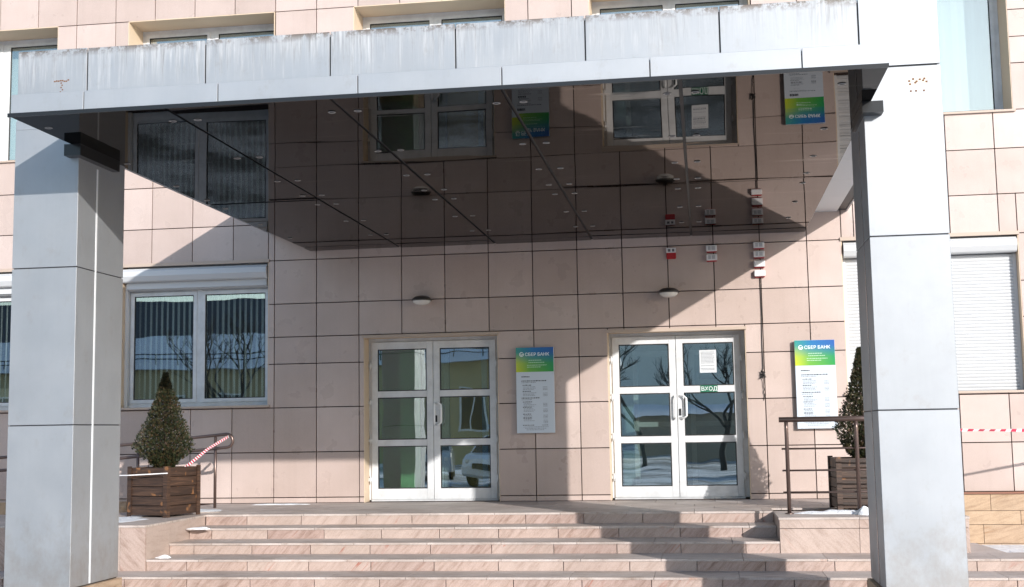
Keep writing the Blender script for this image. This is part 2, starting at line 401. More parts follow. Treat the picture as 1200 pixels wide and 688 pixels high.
def window(X0,X1,Z0,Z1,kind):
    D=.45 if kind=='up' else .20; w=MB()
    f=.055
    w.box(X0+.004,X0+.06,D,D+.07,Z0,Z1-.004,.5).box(X1-.06,X1-.004,D,D+.07,Z0,Z1-.004,.5)
    w.box(X0+.06,X1-.06,D,D+.07,Z0,Z0+.06,.5).box(X0+.06,X1-.06,D,D+.07,Z1-.06,Z1-.004,.5)
    xm=(X0+X1)/2
    w.box(xm-.035,xm+.035,D-.003,D+.07,Z0+.06,Z1-.06,.5)
    win=w.build('window',m_pvc,build)
    zt=Z1-.06-(.32 if kind!='up' else 0)
    if kind!='up': MB().box(X0+.061,xm-.036,D+.01,D+.06,zt,Z1-.061).box(xm+.036,X1-.061,D+.01,D+.06,zt,Z1-.061).build('head_panel',m_pvc,win)
    for a,b in ((X0+.061,xm-.036),(xm+.036,X1-.061)):
        s_=MB(); k=.05; z0,z1=Z0+.061,zt-.001
        s_.box(a,a+k,D-.012,D+.045,z0,z1,.5).box(b-k,b,D-.012,D+.045,z0,z1,.5).box(a+k,b-k,D-.012,D+.045,z0,z0+k,.5).box(a+k,b-k,D-.012,D+.045,z1-k,z1,.5)
        so=s_.build('sash',m_pvc,win)
        g=MB(); e=.012; a2,b2,c2,d2=a+k,b-k,z0+k,z1-k
        g.box(a2,a2+e,D+.001,D+.02,c2,d2).box(b2-e,b2,D+.001,D+.02,c2,d2).box(a2+e,b2-e,D+.001,D+.02,c2,c2+e).box(a2+e,b2-e,D+.001,D+.02,d2-e,d2)
        g.build('gasket',m_gasket,win)
        MB().box(a2+e,b2-e,D+.008,D+.014,c2+e,d2-e).build('pane',m_glass,win)
    # reveal lining, sill
    rv=MB(); t=.012
    rv.box(X0-.006,X0+.004,-.008,D,Z0,Z1).box(X1-.004,X1+.006,-.008,D,Z0,Z1).box(X0+.004,X1-.004,-.010,D,Z1-.006,Z1+.006)
    rv.build('reveal',m_cream,win)
    MB().box(X0-.05,X1+.03,-.05,D,Z0-.028,Z0-.001).build('sill',m_trim,win)
    if kind=='low' or kind=='shut':
        # head trim + roller shutter box
        MB().box(X0-.02,X1+.015,-.035,-.002 if False else .0,Z1-.035,Z1+.01).build('head_trim',m_trim,win)
        pr=[(-.015,Z1-.075),(-.05,Z1-.10),(-.055,Z1-.17),(-.02,Z1-.235),(.0,Z1-.25),(.17,Z1-.25),(.17,Z1-.06),(.0,Z1-.06)]
        MB().prism(pr,X0+.02,X1-.02,'X').build('shutter_box',m_shut,win)
        MB().box(X0+.006,X0+.05,.12,.185,Z0,Z1-.26).build('shutter_rail',m_shut,win); MB().box(X1-.05,X1-.006,.12,.185,Z0,Z1-.26).build('shutter_rail',m_shut,win)
    if kind=='low':
        MB().prism([(.06,Z1-.252),(.06,Z1-.34),(.12,Z1-.36),(.18,Z1-.36),(.18,Z1-.252)],X0+.05,X1-.05,'X').build('shutter_slat',m_shut,win)
        bl_=MB(); x=X0+.12
        while x<X1-.1:
            ang=R(-68+19+rng.uniform(-4,4)); M=Matrix.Translation((x,D+.16,0))@Matrix.Rotation(ang,4,'Z')
            bl_.box(-.045,.045,-.001,.001,Z0+.1,zt,None,M); x+=.083
        bl_.build('blind',m_blind,win)
    if kind=='shut':
        s_=MB(); z=Z0+.004
        while z<Z1-.26:
            s_.prism([(.13,z),(.122,z+.018),(.124,z+.034),(.132,z+.040),(.145,z+.040),(.145,z)],X0+.051,X1-.051,'X',.5); z+=.0425
        s_.build('shutter',m_shut,win)
    if kind=='up':
        cu=MB(); n=90; x0,x1=X0+.08,X1-.08; vs=[];fs=[]
        for i in range(n+1):
            x=x0+(x1-x0)*i/n; y=D+.16+.005*math.sin(i*.9)+.003*math.sin(i*2.3)
            vs+=[(x,y,Z0+.02),(x,y,Z1-.05),(x,y+.004,Z0+.02),(x,y+.004,Z1-.05)]
        for i in range(n):
            a=i*4; fs+=[(a,a+4,a+5,a+1),(a+2,a+3,a+7,a+6)]
        cu.add(vs,fs,.5,True); cu.build('curtain',m_curtain,win)
for i,(a,b) in enumerate(OPL): window(a,b,*LZ,'shut' if a>9 else 'low')
for a,b in OPU: window(a,b,*UZ,'up')
for a,b in OPU: window(a,b,8.2,10.1,'up')

# doors -------------------------------------------------------------
def door_set(X0,X1,Z0,Z1,handles):
    D=.24
    fr=MB(); xl,xr=X0+.035,X1-.06
    fr.box(X0+.002,xl+.03,D,D+.07,Z0+.02,Z1-.05,.5).box(xr-.03,X1-.002,D,D+.07,Z0+.02,Z1-.05,.5).box(X0+.002,X1-.002,D+.001,D+.071,Z1-.05,Z1-.002,.5).box(xl,xr,D-.02,D+.07,Z0+.002,Z0+.02,.5)
    frame=fr.build('door_frame',m_pvc,build)
    rv=MB()
    rv.box(X0-.006,X0+.003,-.008,D-.002,0.001,Z1).box(X1-.003,X1+.006,-.008,D-.002,.001,Z1).box(X0+.003,X1-.003,-.010,D-.002,Z1-.008,Z1+.006)
    rv.build('reveal',m_cream,frame)
    MB().box(X0-.02,X1+.02,-.035,-.0125,Z1-.012,Z1+.028).build('head_trim',m_trim,frame)
    x0,x1=xl+.006,xr-.006; xm=(x0+x1)/2
    zb,zt=Z0+.024,Z1-.056; H=zt-zb
    out=[]
    for k,(a,b) in enumerate(((x0,xm-.003),(xm+.003,x1))):
        s_=.088; y0,y1=D-.03,D+.03
        lf=MB()
        lf.box(a,a+s_,y0,y1,zb,zt,.5,bev=.004).box(b-s_,b,y0,y1,zb,zt,.5,bev=.004)
        levels=[zb,zb+.145]; ph=(H-.145-.10-2*.085)/3
        z=zb+.145; panes=[]
        lf.box(a+s_,b-s_,y0+.001,y1-.001,zb+.001,z,.5)
        for q in range(3):
            panes.append((z,z+ph)); z+=ph
            h_=.10 if q==2 else .085
            lf.box(a+s_,b-s_,y0+.001,y1-.001,z,min(z+h_,zt-.001),.5); z+=h_
        leaf=lf.build('door',m_pvc,build)
        for (p0,p1) in panes:
            g=MB(); e=.014; c_,d_=a+s_,b-s_
            g.box(c_,c_+e,y0+.016,y0+.036,p0,p1).box(d_-e,d_,y0+.016,y0+.036,p0,p1).box(c_+e,d_-e,y0+.016,y0+.036,p0,p0+e).box(c_+e,d_-e,y0+.016,y0+.036,p1-e,p1)
            g.build('gasket',m_gasket,leaf)
            MB().box(c_+e,d_-e,y0+.022,y0+.028,p0+e,p1-e).build('pane',m_dglass,leaf)
        hx=(a+.02) if k==0 else (b-.02); hx=a-.012 if k==0 else b+.012
        for z in (zb+.27,zb+.80,zb+1.32,zb+1.82):
            MB().tube([(hx,y0-.012,z-.05),(hx,y0-.012,z+.05)],.011,8).box(hx-.028,hx+.028,y0-.008,y0-.001,z-.022,z+.022).build('hinge',m_pvc,leaf)
        out.append((leaf,a,b,y0,panes,s_))
    return out
d1=door_set(*DOORS[0],0); d2=door_set(*DOORS[1],0)
def handle(leaf,x,y,z0,z1,dirn,dx=.06):
    pts=[(x,y,z0),(x+dirn*dx*.6,y-.05,z0),(x+dirn*dx,y-.07,z0+.03),(x+dirn*dx,y-.07,z1-.03),(x+dirn*dx*.6,y-.05,z1),(x,y,z1)]
    MB().tube(pts,.0135,10).build('handle',m_chrome,leaf)
for dd,both in ((d1,1),(d2,0)):
    (lf,a,b,y0,pn,s_),(lf2,a2,b2,_,_,_)=dd
    zc=1.17 if both else 1.20
    handle(lf2,a2+.03,y0,zc-.145,zc+.145,1,.09)
    if both: handle(lf2,a2+.015,y0,zc-.14,zc+.14,1,.01)
    else: handle(lf,b-.03,y0,zc-.145,zc+.145,1,.012)
    MB().box(a2+.02,a2+.05,y0-.01,y0-.001,zc-.11,zc-.02).build('lock',m_dark,lf2)
# halls behind the doors
mb=MB().box(3.42,3.70,.60,.65,0.,3.3).box(2.3,3.44,1.5,1.55,0.,3.3); mb.build('hall_partition',m_in_green,build)
mb=MB().box(4.03,5.5,1.1,1.16,0.,3.3).box(5.48,5.52,.6,1.59,0.,3.3); mb.build('hall_partition',m_in_ochre,build)
def inner_frame(x0,x1,y,z1,dark=False):
    f=MB(); f.box(x0,x0+.07,y-.05,y,0.002,z1).box(x1-.07,x1,y-.05,y,.002,z1).box(x0+.07,x1-.07,y-.05,y,z1-.07,z1).box(x0+.07,x1-.07,y-.05,y,.002,.14).box(x0+.07,x1-.07,y-.05,y,.95,1.02)
    f.build('inner_door',m_pvc,build)
inner_frame(4.5,5.05,1.09,2.1); inner_frame(3.87,4.02,1.1,2.1)
MB().box(5.7,8.9,2.3,2.36,0.,3.3).build('hall_partition',m_in_blue,build)
inner_frame(6.6,7.35,1.9,2.05); inner_frame(7.42,8.15,1.9,2.05)
MB().box(7.55,8.05,1.8,1.83,1.62,1.74).build('hall_sign',m_dark,build)

# notice + sign on door 2
lf,a,b,y0,pn,s_=d2[1]
x0=a+s_+.22; z0=pn[2][0]+.17
no=MB().box(x0,x0+.22,y0+.012,y0+.0135,z0,z0+.30).build('paper_notice',m_paper); 
tag(no,'white printed notice stuck inside the top right pane of the right-hand entrance door','notice')
tx=MB(); z=z0+.275
while z>z0+.03:
    xx=x0+.02; 
    while xx<x0+.19:
        w_=rng.uniform(.008,.03); 
        if xx+w_<x0+.2: tx.box(xx,xx+w_,y0+.0105,y0+.0118,z-.006,z)
        xx+=w_+.006
    z-=.018 if rng.random()<.8 else .036
tx.build('print_lines',mat('notice_print',(.16,.17,.2),.8),no)
xz=pn[2][0]-.0425
es=MB().box(x0-.0,x0+.225,y0-.004,y0-.001,xz-.042,xz+.046).build('entrance_sign',m_green)
tag(es,'small green ВХОД entrance sticker on the white transom of the right-hand door','sign')
text_mesh('lettering','ВХОД',.074,m_signlet,(x0+.008,y0-.0055,xz-.024),parent=es,bold=.0)

# ------------------------------------------------------------------ canopy
can=thing('entrance_canopy','silver flat entrance canopy with a black mirror underside over the steps','canopy',(5.65,-3.5,3.44))
SX0,SX1,YF,ZS,YP=2.312,8.98,-7.66,3.436,-6.6
jx=[SX0,3.588,4.905,6.215,7.52,SX1]; jy=[YF,-3.67,-.36,-.014]
sf=MB()
for i in range(5):
    for j in range(3):
        x0,x1,y0,y1=jx[i]+(.014 if i else 0),jx[i+1]-(.014 if i<4 else 0),jy[j]+(.006 if j else 0),jy[j+1]-(.006 if j<2 else 0)
        nx,ny=4,8; vs=[]; fs=[]
        t=[rng.uniform(-.0035,.0035) for _ in range(4)]
        for a_ in range(nx+1):
            for b_ in range(ny+1):
                u,v_=a_/nx,b_/ny
                zz=ZS+(t[0]*(1-u)*(1-v_)+t[1]*u*(1-v_)+t[2]*(1-u)*v_+t[3]*u*v_)+.0012*math.sin(3.14*u)*math.sin(9*v_+i)
                vs.append((x0+(x1-x0)*u,y0+(y1-y0)*v_,zz))
        n_=len(vs); vs+=[(q[0],q[1],ZS+.02) for q in vs]
        for a_ in range(nx):
            for b_ in range(ny):
                q=a_*(ny+1)+b_; fs.append((q,q+1,q+ny+2,q+ny+1)); fs.append((n_+q,n_+q+ny+1,n_+q+ny+2,n_+q+1))
        sf.add(vs,fs,.5,True)
sf.build('soffit',m_mir,can)
MB().box(SX0-.02,SX1+.004,YF-.012,YF-.001,ZS-.006,ZS+.025).build('dark_reflection_strip',m_black,can)  # added black strip, paints the mirror's dark reflection below the band
MB().box(SX0+.01,SX1-.01,YF+.01,-.014,ZS+.012,ZS+.024).build('soffit_backing',m_dark,can)
# band + upper fascia
bj=[SX0,2.919,4.013,5.117,6.215,7.305,8.386,SX1]
bd=MB()
for i in range(7): bd.box(bj[i]+(.004 if i else 0),bj[i+1]-(.004 if i<6 else 0),YF+.004,YF+.05,ZS+.026,3.612,None,bev=.002)
bd.box(SX0+.002,SX1-.002,YF+.05,YP-.004,3.585,3.605)
bd.box(SX0+.002,SX0+.03,YF+.05,-.014,ZS+.026,3.584).box(SX1-.03,SX1-.002,YF+.05,-.014,ZS+.026,3.584)
bd.build('fascia_band',m_band,can)
MB().box(SX0+.03,SX1-.03,YF+.05,YF+.08,ZS+.026,3.58).build('band_core',m_dark,can)
fj=[1.75,2.398,3.478,4.585,5.665,6.747,7.836,8.923]
fs_=MB()
for i in range(7): fs_.box(fj[i]+(.006 if i else 0),fj[i+1]-.006,YP-.003,YP+.01,3.606,4.31+rng.uniform(-.004,.004),None,bev=.002)
fs_.build('fascia',m_fascia,can)
MB().box(8.929,9.534,YP-.003,YP+.01,3.740,4.312,None,bev=.002).build('fascia_end',m_silver,can)
MB().box(1.77,9.51,YP+.012,-.014,3.705,4.27).build('canopy_core',m_dark,can)
for xa_,xb_ in ((1.745,1.768),(9.512,9.534)):
    sd=MB()
    for k in range(6):
        y0=YP+.012+k*1.098; y1=y0+1.09
        sd.box(xa_,xb_,y0,y1,3.69,4.30)
    sd.build('side_panel',m_silver,can)
unl=MB(); un=MB()
for k in range(6):
    y0=YP+.012+k*1.098; y1=y0+1.092
    unl.box(1.77,SX0,y0,y1,3.690,3.703); un.box(SX1,9.40,y0,y1,3.690,3.703)
unl.build('side_soffit',m_under,can)
un.box(SX1,SX1+.035,YP+.1,-.014,3.50,3.53); un.box(SX1+.05,SX1+.09,-5.9,-.014,3.60,3.689)
un.build('side_soffit',m_under,can)
MB().box(1.77,9.51,YP+.012,-.014,4.272,4.29).build('roof_sheet',m_silver,can)
br=MB().box(2.25,2.40,-6.70,-5.96,3.335,ZS-.001).build('bracket',m_black,can)
br=MB().box(8.91,9.07,-6.72,-6.05,3.345,ZS-.001).build('bracket',m_black,can)
# downlights
dl0=None
m_ring=mat('downlight_ring',(.36,.345,.33),.3,.6)
def ring_mb(): return MB().lathe([(.031,0),(.032,-.003),(.027,-.005),(.021,-.003),(.019,0)],(0,0,0),'Z',14,.5)
ring=None
xsd=[2.42]+[x for j in jx[1:5] for x in (j-.105,j+.105)]+[8.70]
for y in (-7.27,-5.85,-4.75,-3.95,-3.42,-2.3,-1.2):
    for x in xsd:
        if ring is None:
            ring=ring_mb().build('downlight',m_ring); lens=MB().lathe([(.0185,-.001),(.012,-.0025),(.0005,-.003)],(0,0,0),'Z',12,.5).build('lens',m_dark); lens.parent=ring
            o=ring
        else:
            o=ring.copy(); C.objects.link(o); l2=lens.copy(); C.objects.link(l2); l2.parent=o
        o.parent=can; o.location=Vector((x,y,ZS-.0015))-can.location
# remains of a removed sign on the left fascia and on the right pylon
def at_front(x,z,w,h,mb,t=.002,y=YP-.003): mb.box(x,x+w,y-t,y-.0005,z,z+h)
r2=random.Random(3)
mk=MB(); 
for k in range(8): at_front(2.09+k*.018,4.02+r2.uniform(-.006,.006),.015,.012,mk)
for k in range(6): at_front(2.15+r2.uniform(-.01,.015),3.90+k*.02,.012,.012,mk)
for x in (2.07,2.15,2.25): 
    for k in range(3): at_front(x+r2.uniform(-.01,.02),3.86+r2.uniform(0,.03),.018,.01,mk)
mk.build('dirt_mark',m_rust,can)

def pillar(name,label,x0,x1,top,side):
    t=thing(name,label,'pillar',((x0+x1)/2,(YP-5.72)/2,-.33)); y0,y1=YP,-5.72
    zj=[-.33,1.035,2.385,3.735,4.2]; p=MB()
    for a,b in zip(zj,zj[1:]):
        if a>=top: break
        b=min(b,top); p.box(x0,x1,y0,y1,a+.004,b-.004,None,bev=.003)
    o=p.build('panel',m_silver,t)
    MB().box(x0+.012,x1-.012,y0+.012,y1-.012,-.34,top-.01).build('core',m_dark,t)
    xs_=x1 if side>0 else x0
    MB().box(min(xs_,xs_+side*.003),max(xs_,xs_+side*.003),y0+.33,y0+.355,-.32,3.30).build('joint_strip',m_white_strip if side>0 else m_steel,t)
    MB().box(x0-.03,x1+.03,y0-.02,y1+.02,-.9,-.335).build('pedestal',m_plinth,t)
    return t
pl=pillar('pillar','silver clad pillar in front of the shuttered window beside the left planter',1.74,2.335,3.688,1)
pr=pillar('pillar','brightly sunlit silver pillar standing before the right planter and railing',8.935,9.537,3.732,-1)
# rust holes of a removed plate
mk=MB()
for x,z in ((9.305,3.60),(9.335,3.615),(9.36,3.595),(9.385,3.61),(9.41,3.60),(9.435,3.59),(9.31,3.575),(9.42,3.615),(9.35,3.585)): at_front(x-.02,z,.016,.014,mk,.003,YP)
for x in (9.295,9.335,9.395): at_front(x,3.52,.013,.013,mk,.003,YP)
mk.build('rust_mark',m_rust,pr)
MB().box(9.28,9.425,YP-.0015,YP-.0003,3.565,3.632).build('glue_patch',m_putty,pr)

# ------------------------------------------------------------------ steps, cheeks, landing
steps=MB(); treads=MB()
edges=[-2.30,-2.78,-3.32,-3.90,-4.45,-5.0]; tz=[0,-.122,-.242,-.359,-.474,-.600]; gz=-.72
def slab_row(mbx,x0,x1,fn,off,w=.62):
    x=x0-off
    while x<x1:
        a,b=max(x,x0),min(x+w,x1)
        if b-a>.02: mbx.box(*fn(a+.0025,b-.0025))
        x+=w
for i,(e,z) in enumerate(zip(edges,tz)):
    xa,xb=((1.77,8.335) if i<3 else ((1.77,13.2) if i==3 else (-.6,13.2)))
    zb=tz[i+1] if i<5 else gz
    slab_row(steps,xa,xb,lambda a,b:(a+.0015,b-.0015,e+rng.uniform(-.002,.001),e+.03,zb,z-.0225),rng.uniform(0,.6),.66)
    yb=0 if i==0 else edges[i-1]+.03
    x0,x1=((1.0,10.2) if i==0 else (xa,xb))
    if i==0:
        # landing: several rows of flags
        ys=[0.0,-.45,-.9,-1.35,-1.8,-2.312]
        for a_,b_ in zip(ys[1:],ys):
            q0,q1=(1.0,10.2) if a_>-2 else (1.77,8.335)
            slab_row(treads,q0,q1,lambda a,b:(a,b,a_+.002,b_-.002,-.022,rng.uniform(-.001,.0)),rng.uniform(0,.6),.75)
    else:
        slab_row(treads,x0,x1,lambda a,b:(a,b,e-.012,yb,z-.022,z+rng.uniform(-.001,0)),rng.uniform(0,.6),.8)
    steps.box(xa,xb,e+.031,(edges[i-1]+.03 if i else -.001),gz-.2,z-.024,.5)
struct(steps.build('steps',m_riser)); o=bpy.data.objects['steps']
t_=treads.build('step_treads',m_tread); t_.parent=o
# right cheek: stone block that carries railing and planter
ck=MB(); x=8.337
for w,h0 in ((.79,0),(.6,0),(.47,0)):
    ck.box(x+.002,x+w-.002,-3.33,-3.30,-.359,-.115); ck.box(x+.002,x+w-.002,-3.335,-3.30,-.109,-.024); x+=w
ck.box(8.337,8.36,-3.30,-2.31,-.359,-.024); ck.box(8.361,10.195,-3.299,-2.313,-.9,-.025,.4)
cr=ck.build('stair_wall',m_cheek); tag(cr,'low pink marble block under the steel railing beside the steps','low wall')
cp=MB().box(8.33,9.13,-3.345,-2.314,-.023,-.001).box(9.134,9.72,-3.345,-2.314,-.023,-.001).box(9.724,10.2,-3.345,-2.314,-.023,-.001); cpo=cp.build('cap',m_tread,cr)
# left cheek
ck=MB()
ck.box(1.49,1.768,-3.93,-3.90,-.474,-.024); ck.box(1.30,1.487,-3.93,-3.90,-.474,-.024); x=1.297
while x>-5: ck.box(x-.6,x-.003,-3.93,-3.90,-.474 if x>-.6 else gz,-.024); x-=.603
y=-3.899
for w in (.55,.55,.49): ck.box(1.745,1.768,y,y+w-.003,-.474,-.024,.3); y+=w
ck.box(-5,1.744,-3.899,-2.02,-.9,-.025,.4)
cl=ck.build('stair_wall',m_cheek); tag(cl,'wide pink marble block carrying the left planter at the end of the steps','low wall')
MB().box(-5,1.775,-3.945,-2.02,-.023,-.001).build('cap',m_tread,cl)
# ramp going down to the left behind the planter
rp=MB(); rp.add([(1.0,-.002,-.001),(-8,-.002,-.71),(-8,-2.0,-.71),(1.0,-2.0,-.001),(1.0,-.002,-.9),(-8,-.002,-.9),(-8,-2.0,-.9),(1.0,-2.0,-.9)],[(0,1,2,3),(7,6,5,4),(0,4,5,1),(1,5,6,2),(2,6,7,3),(3,7,4,0)])
struct(rp.build('ramp',m_tread))
# pit floor + paving right
pv=MB().box(10.21,18,-3.86,-.052,-.9,-.575); struct(pv.build('pavement',m_snow))
pv=MB().add([(10.2,-3.87,-.361),(10.2,-2.2,-.361),(10.46,-2.2,-.361),(10.60,-3.87,-.361),(10.2,-3.87,-.9),(10.2,-2.2,-.9),(10.46,-2.2,-.9),(10.60,-3.87,-.9)],[(3,2,1,0),(4,5,6,7),(0,1,5,4),(1,2,6,5),(2,3,7,6),(3,0,4,7)])
o2=pv.build('kerb',m_tread); struct(o2)
g=MB().add([(-300,-400,gz),(300,-400,gz),(300,300,gz),(-300,300,gz)],[(0,1,2,3)]); struct(g.build('ground',m_ground))

# snow
def snow(name,cx,cy,z,rx,ry,h,seed,label=None,n=16,pw=1.5):
    r=random.Random(seed); vs=[];fs=[]; k=26
    for i in range(n+1):
        q=i/n
        for j in range(k):
            t=2*math.pi*j/k
            w=.72+.5*noise.noise(Vector((math.cos(t)*1.7+seed*3.1,math.sin(t)*1.7,seed)))+.12*math.sin(5*t+seed)
            x=cx+rx*q*w*math.cos(t); y=cy+ry*q*w*math.sin(t)
            hh=h*(1-q**pw)*(.75+.6*noise.noise(Vector((x*7,y*7,seed))))+ (.004 if q<1 else -.001)
            vs.append((x,y,z+hh))
    for i in range(n):
        for j in range(k):
            j2=(j+1)%k; fs.append((i*k+j,i*k+j2,(i+1)*k+j2,(i+1)*k+j))
    o=MB().add(vs,fs,.5,True).build(name,m_snow); o['kind']='stuff'
    o['label']=label or 'patch of old snow on the stone'
    return o
snow('snow',.95,-3.1,0,.55,.55,.015,1,'thin snow on the stone left of the planter')
snow('snow',1.62,-2.72,-.122,.0,.0,.01,2) if False else None
snow('snow',1.93,-2.9,-.122,.17,.055,.04,3,'small snow heap in the corner of the second step')
snow('snow',1.86,-4.02,-.359+.0,.01,.01,.01,4) if False else None
snow('snow',1.88,-3.72,-.242-.117,.10,.05,.035,5,'small snow heap in the corner of a lower step')
snow('snow',1.3,-1.55,.0,.55,.30,.03,6,'snow left at the top of the ramp')
snow('snow',8.95,-2.75,0,.55,.14,.045,7,'crusty snow under the railing by the right planter')
snow('snow',9.22,-2.95,0,.12,.10,.10,8,'snow lump in front of the right planter')
snow('snow',2.0,-.35,0,.55,.09,.02,14,'thin snow drift along the wall foot by the handrail')
snow('snow',10.75,-2.2,-.575,1.0,.9,.12,9,'snow lying on the lower paving right of the pillar')
snow('snow',2.5,-5.55,-.60,.12,.08,.08,10,'snow clump at the foot of the left pillar')
snow('snow',7.9,-.09,0,.5,.03,.012,11,'trace of snow along the foot of the wall') if False else None

# ------------------------------------------------------------------ signs
def bank_sign(X,label,seed):
    W,H,T=.505,1.13,.045; z0=.89
    t=thing('bank_sign',label,'sign',(X+W/2,-.06,z0),group='bank opening-hours boards')
    yf=-.012-.035-T
    MB().box(X,X+W,yf,-.012-.035,z0,z0+H,.5,bev=.003).build('board',m_signw,t)
    MB().box(X+.1,X+W-.1,-.046,-.013,z0+.2,z0+.3).box(X+.1,X+W-.1,-.046,-.013,z0+.8,z0+.9).build('wall_mount',m_steel,t)
    hd=MB().box(X+.002,X+W-.002,yf-.0022,yf-.0005,z0+H-.325,z0+H-.002,.5).build('header',m_head,t)
    o=text_mesh('lettering','СБЕР БАНК',.058,m_signlet,(X+.122,yf-.0032,z0+H-.113),bold=.0006); o.parent=hd; o.matrix_parent_inverse=hd.matrix_world.inverted()
    # round tick emblem
    e=MB(); cx,cz=X+.078,z0+H-.092; n=22; r0,r1=.021,.030; vs=[];fs=[]
    a0,a1=R(55),R(360+15)
    for i in range(n+1):
        a_=a0+(a1-a0)*i/n
        vs+=[(cx+r0*math.cos(a_),yf-.0042,cz+r0*math.sin(a_)),(cx+r1*math.cos(a_),yf-.0042,cz+r1*math.sin(a_)),(cx+r0*math.cos(a_),yf-.0025,cz+r0*math.sin(a_)),(cx+r1*math.cos(a_),yf-.0025,cz+r1*math.sin(a_))]
    for i in range(n): q=i*4; fs+=[(q,q+1,q+5,q+4),(q+2,q+6,q+7,q+3),(q+1,q+3,q+7,q+5),(q,q+4,q+6,q+2)]
    e.add(vs,fs,.5)
    e.prism([(cx-.016,cz+.004),(cx-.002,cz-.006),(cx+.026,cz+.018),(cx+.026,cz+.009),(cx-.002,cz-.016),(cx-.016,cz-.006)],yf-.0045,yf-.0025,'Y',.5)
    e.build('emblem',m_signlet,hd)
    r=random.Random(5)
    def line(mbx,x,z,w,h,gap=.006):
        xx=x
        while xx<x+w:
            q=r.uniform(.008,.03); q=min(q,x+w-xx)
            mbx.box(xx,xx+q,yf-.0012,yf-.0004,z,z+h*r.uniform(.75,1)); xx+=q+gap
    lt=MB()
    for z,x,w in ((.175,.17,.17),(.205,.17,.19),(.24,.15,.25),(.265,.15,.18)):
        xx=X+x
        while xx<X+x+w:
            q=r.uniform(.01,.028); lt.box(xx,xx+q,yf-.0032,yf-.0024,z0+H-z,z0+H-z+.007); xx+=q+.005
    lt.build('header_print',mat('pale_print',(.55,.75,.6),.5),hd)
    bl=MB(); fl=MB()
    line(bl,X+.07,z0+.735,.11,.013,.003); line(bl,X+.07,z0+.68,.33,.014); line(fl,X+.07,z0+.66,.19,.008)
    line(bl,X+.085,z0+.625,.12,.011)
    for k in range(3): line(fl,X+.09,z0+.605-k*.018,r.uniform(.12,.19),.007)
    line(bl,X+.085,z0+.545,.11,.011)
    for k in range(3): line(fl,X+.09,z0+.525-k*.018,r.uniform(.12,.2),.007)
    line(bl,X+.07,z0+.455,.24,.014); line(fl,X+.07,z0+.435,.14,.008)
    for base_ in (.405,.335,.245,.195):
        line(bl,X+.085,z0+base_,.10+.03*r.random(),.010)
        for k in range(3 if base_>.2 else 2): line(fl,X+.095,z0+base_-.018*(k+1),r.uniform(.10,.17),.007)
    for zc in (.60,.52,.385,.31,.23,.165):
        for k in range(3): line(fl,X+.355,z0+zc-k*.018,.06,.007,.004)
    line(bl,X+.08,z0+.10,.15,.009); line(bl,X+.34,z0+.10,.08,.009)
    for k in range(3): line(fl,X+.09+k*.02,z0+.078-k*.019,.33-.05*k,.007)
    bl.build('lettering',m_ink,t); fl.build('lettering',mat('fine_print',(.22,.24,.28),.8),t)
    return t
bank_sign(5.165,'white bank board with blue and green header on the wall between the two doors',1)
bank_sign(8.785,'white bank board with blue and green header on the wall behind the railing',2)

# wall lamps
def wall_lamp(x,label):
    t=thing('wall_lamp',label,'lamp',(x,-.012,2.69),group='round lamps over the doors')
    c=(0,-.145,0)
    loc_build(MB().lathe([(.02,.060),(.085,.048),(.120,.026),(.136,.0),(.134,-.010),(.122,-.012)],c,'Z',28),'shell',m_lampshell,t)
    loc_build(MB().lathe([(.123,-.006),(.114,-.034),(.080,-.058),(.03,-.068),(.001,-.069)],c,'Z',28),'lamp_glass',m_lampglass,t)
    loc_build(MB().box(-.035,.035,-.03,-.0005,-.03,.05).tube([(0,-.02,.03),(0,-.145,.03)],.02,8),'bracket',m_lampshell,t)
    return t
wall_lamp(3.91,'round dark topped wall lamp above the left-hand door'); wall_lamp(7.205,'round dark topped wall lamp above the right-hand door')

# alarm boxes
def alarm(x,zc,label,kind,grp=True):
    w=.135 if kind!='s' else .125; h=.098 if kind!='s' else .15
    t=thing('alarm_box',label,'alarm box',(x,-.012,zc),group='alarm boxes on the wall above the right-hand door')
    loc_build(MB().box(-w/2,w/2,-.045,-.0008,-h/2,h/2,.5,bev=.008),'housing',m_red,t)
    if kind=='s':
        loc_build(MB().box(-w/2-.001,w/2+.001,-.052,-.0455,.005,h/2-.004,.5),'cover',m_whitepl,t)
        loc_build(MB().box(-.042,-.008,-.054,-.0525,.02,.055).box(.012,.042,-.054,-.0525,.02,.055),'print_marks',m_greypl,t)
    else:
        loc_build(MB().box(-w/2-.004,w/2+.004,-.075,-.0455,-h/2+.012,h/2-.004,.5,bev=.008),'cover',m_whitepl,t)
        if kind=='g': loc_build(MB().box(-.045,-.01,-.077,-.0755,-.02,.03).box(.0,.045,-.077,-.0755,-.02,.03),'print_marks',m_greypl2,t)
    return t
m_greypl2=mat('faint_print',(.45,.45,.47),.6)
alarm(7.25,3.215,'red and white alarm box on its own above the right-hand wall lamp','s')
alarm(7.775,3.255,'upper alarm box of the stacked pair above the right-hand door','g')
alarm(7.775,3.135,'lower alarm box of the stacked pair above the right-hand door','g')
for k,(z,l) in enumerate(((3.275,'topmost alarm box of the column of four'),(3.155,'second alarm box from the top of the column of four'),(3.03,'third alarm box from the top of the column of four, half sunlit'),(2.905,'bottom red and white alarm box of the column of four'))):
    alarm(8.385,z,l,'g' if k<2 else 'w')
cb=MB(); cb.tube([(8.385,-.02,2.86),(8.388,-.02,2.4),(8.382,-.022,2.0),(8.385,-.03,1.68),(8.372,-.05,1.62)],.006,6)
cb.tube([(8.372,-.05,1.62),(8.385,-.04,1.5),(8.378,-.03,1.44),(8.39,-.03,1.40),(8.376,-.03,1.37),(8.39,-.025,1.33),(8.378,-.02,1.26)],.005,6)
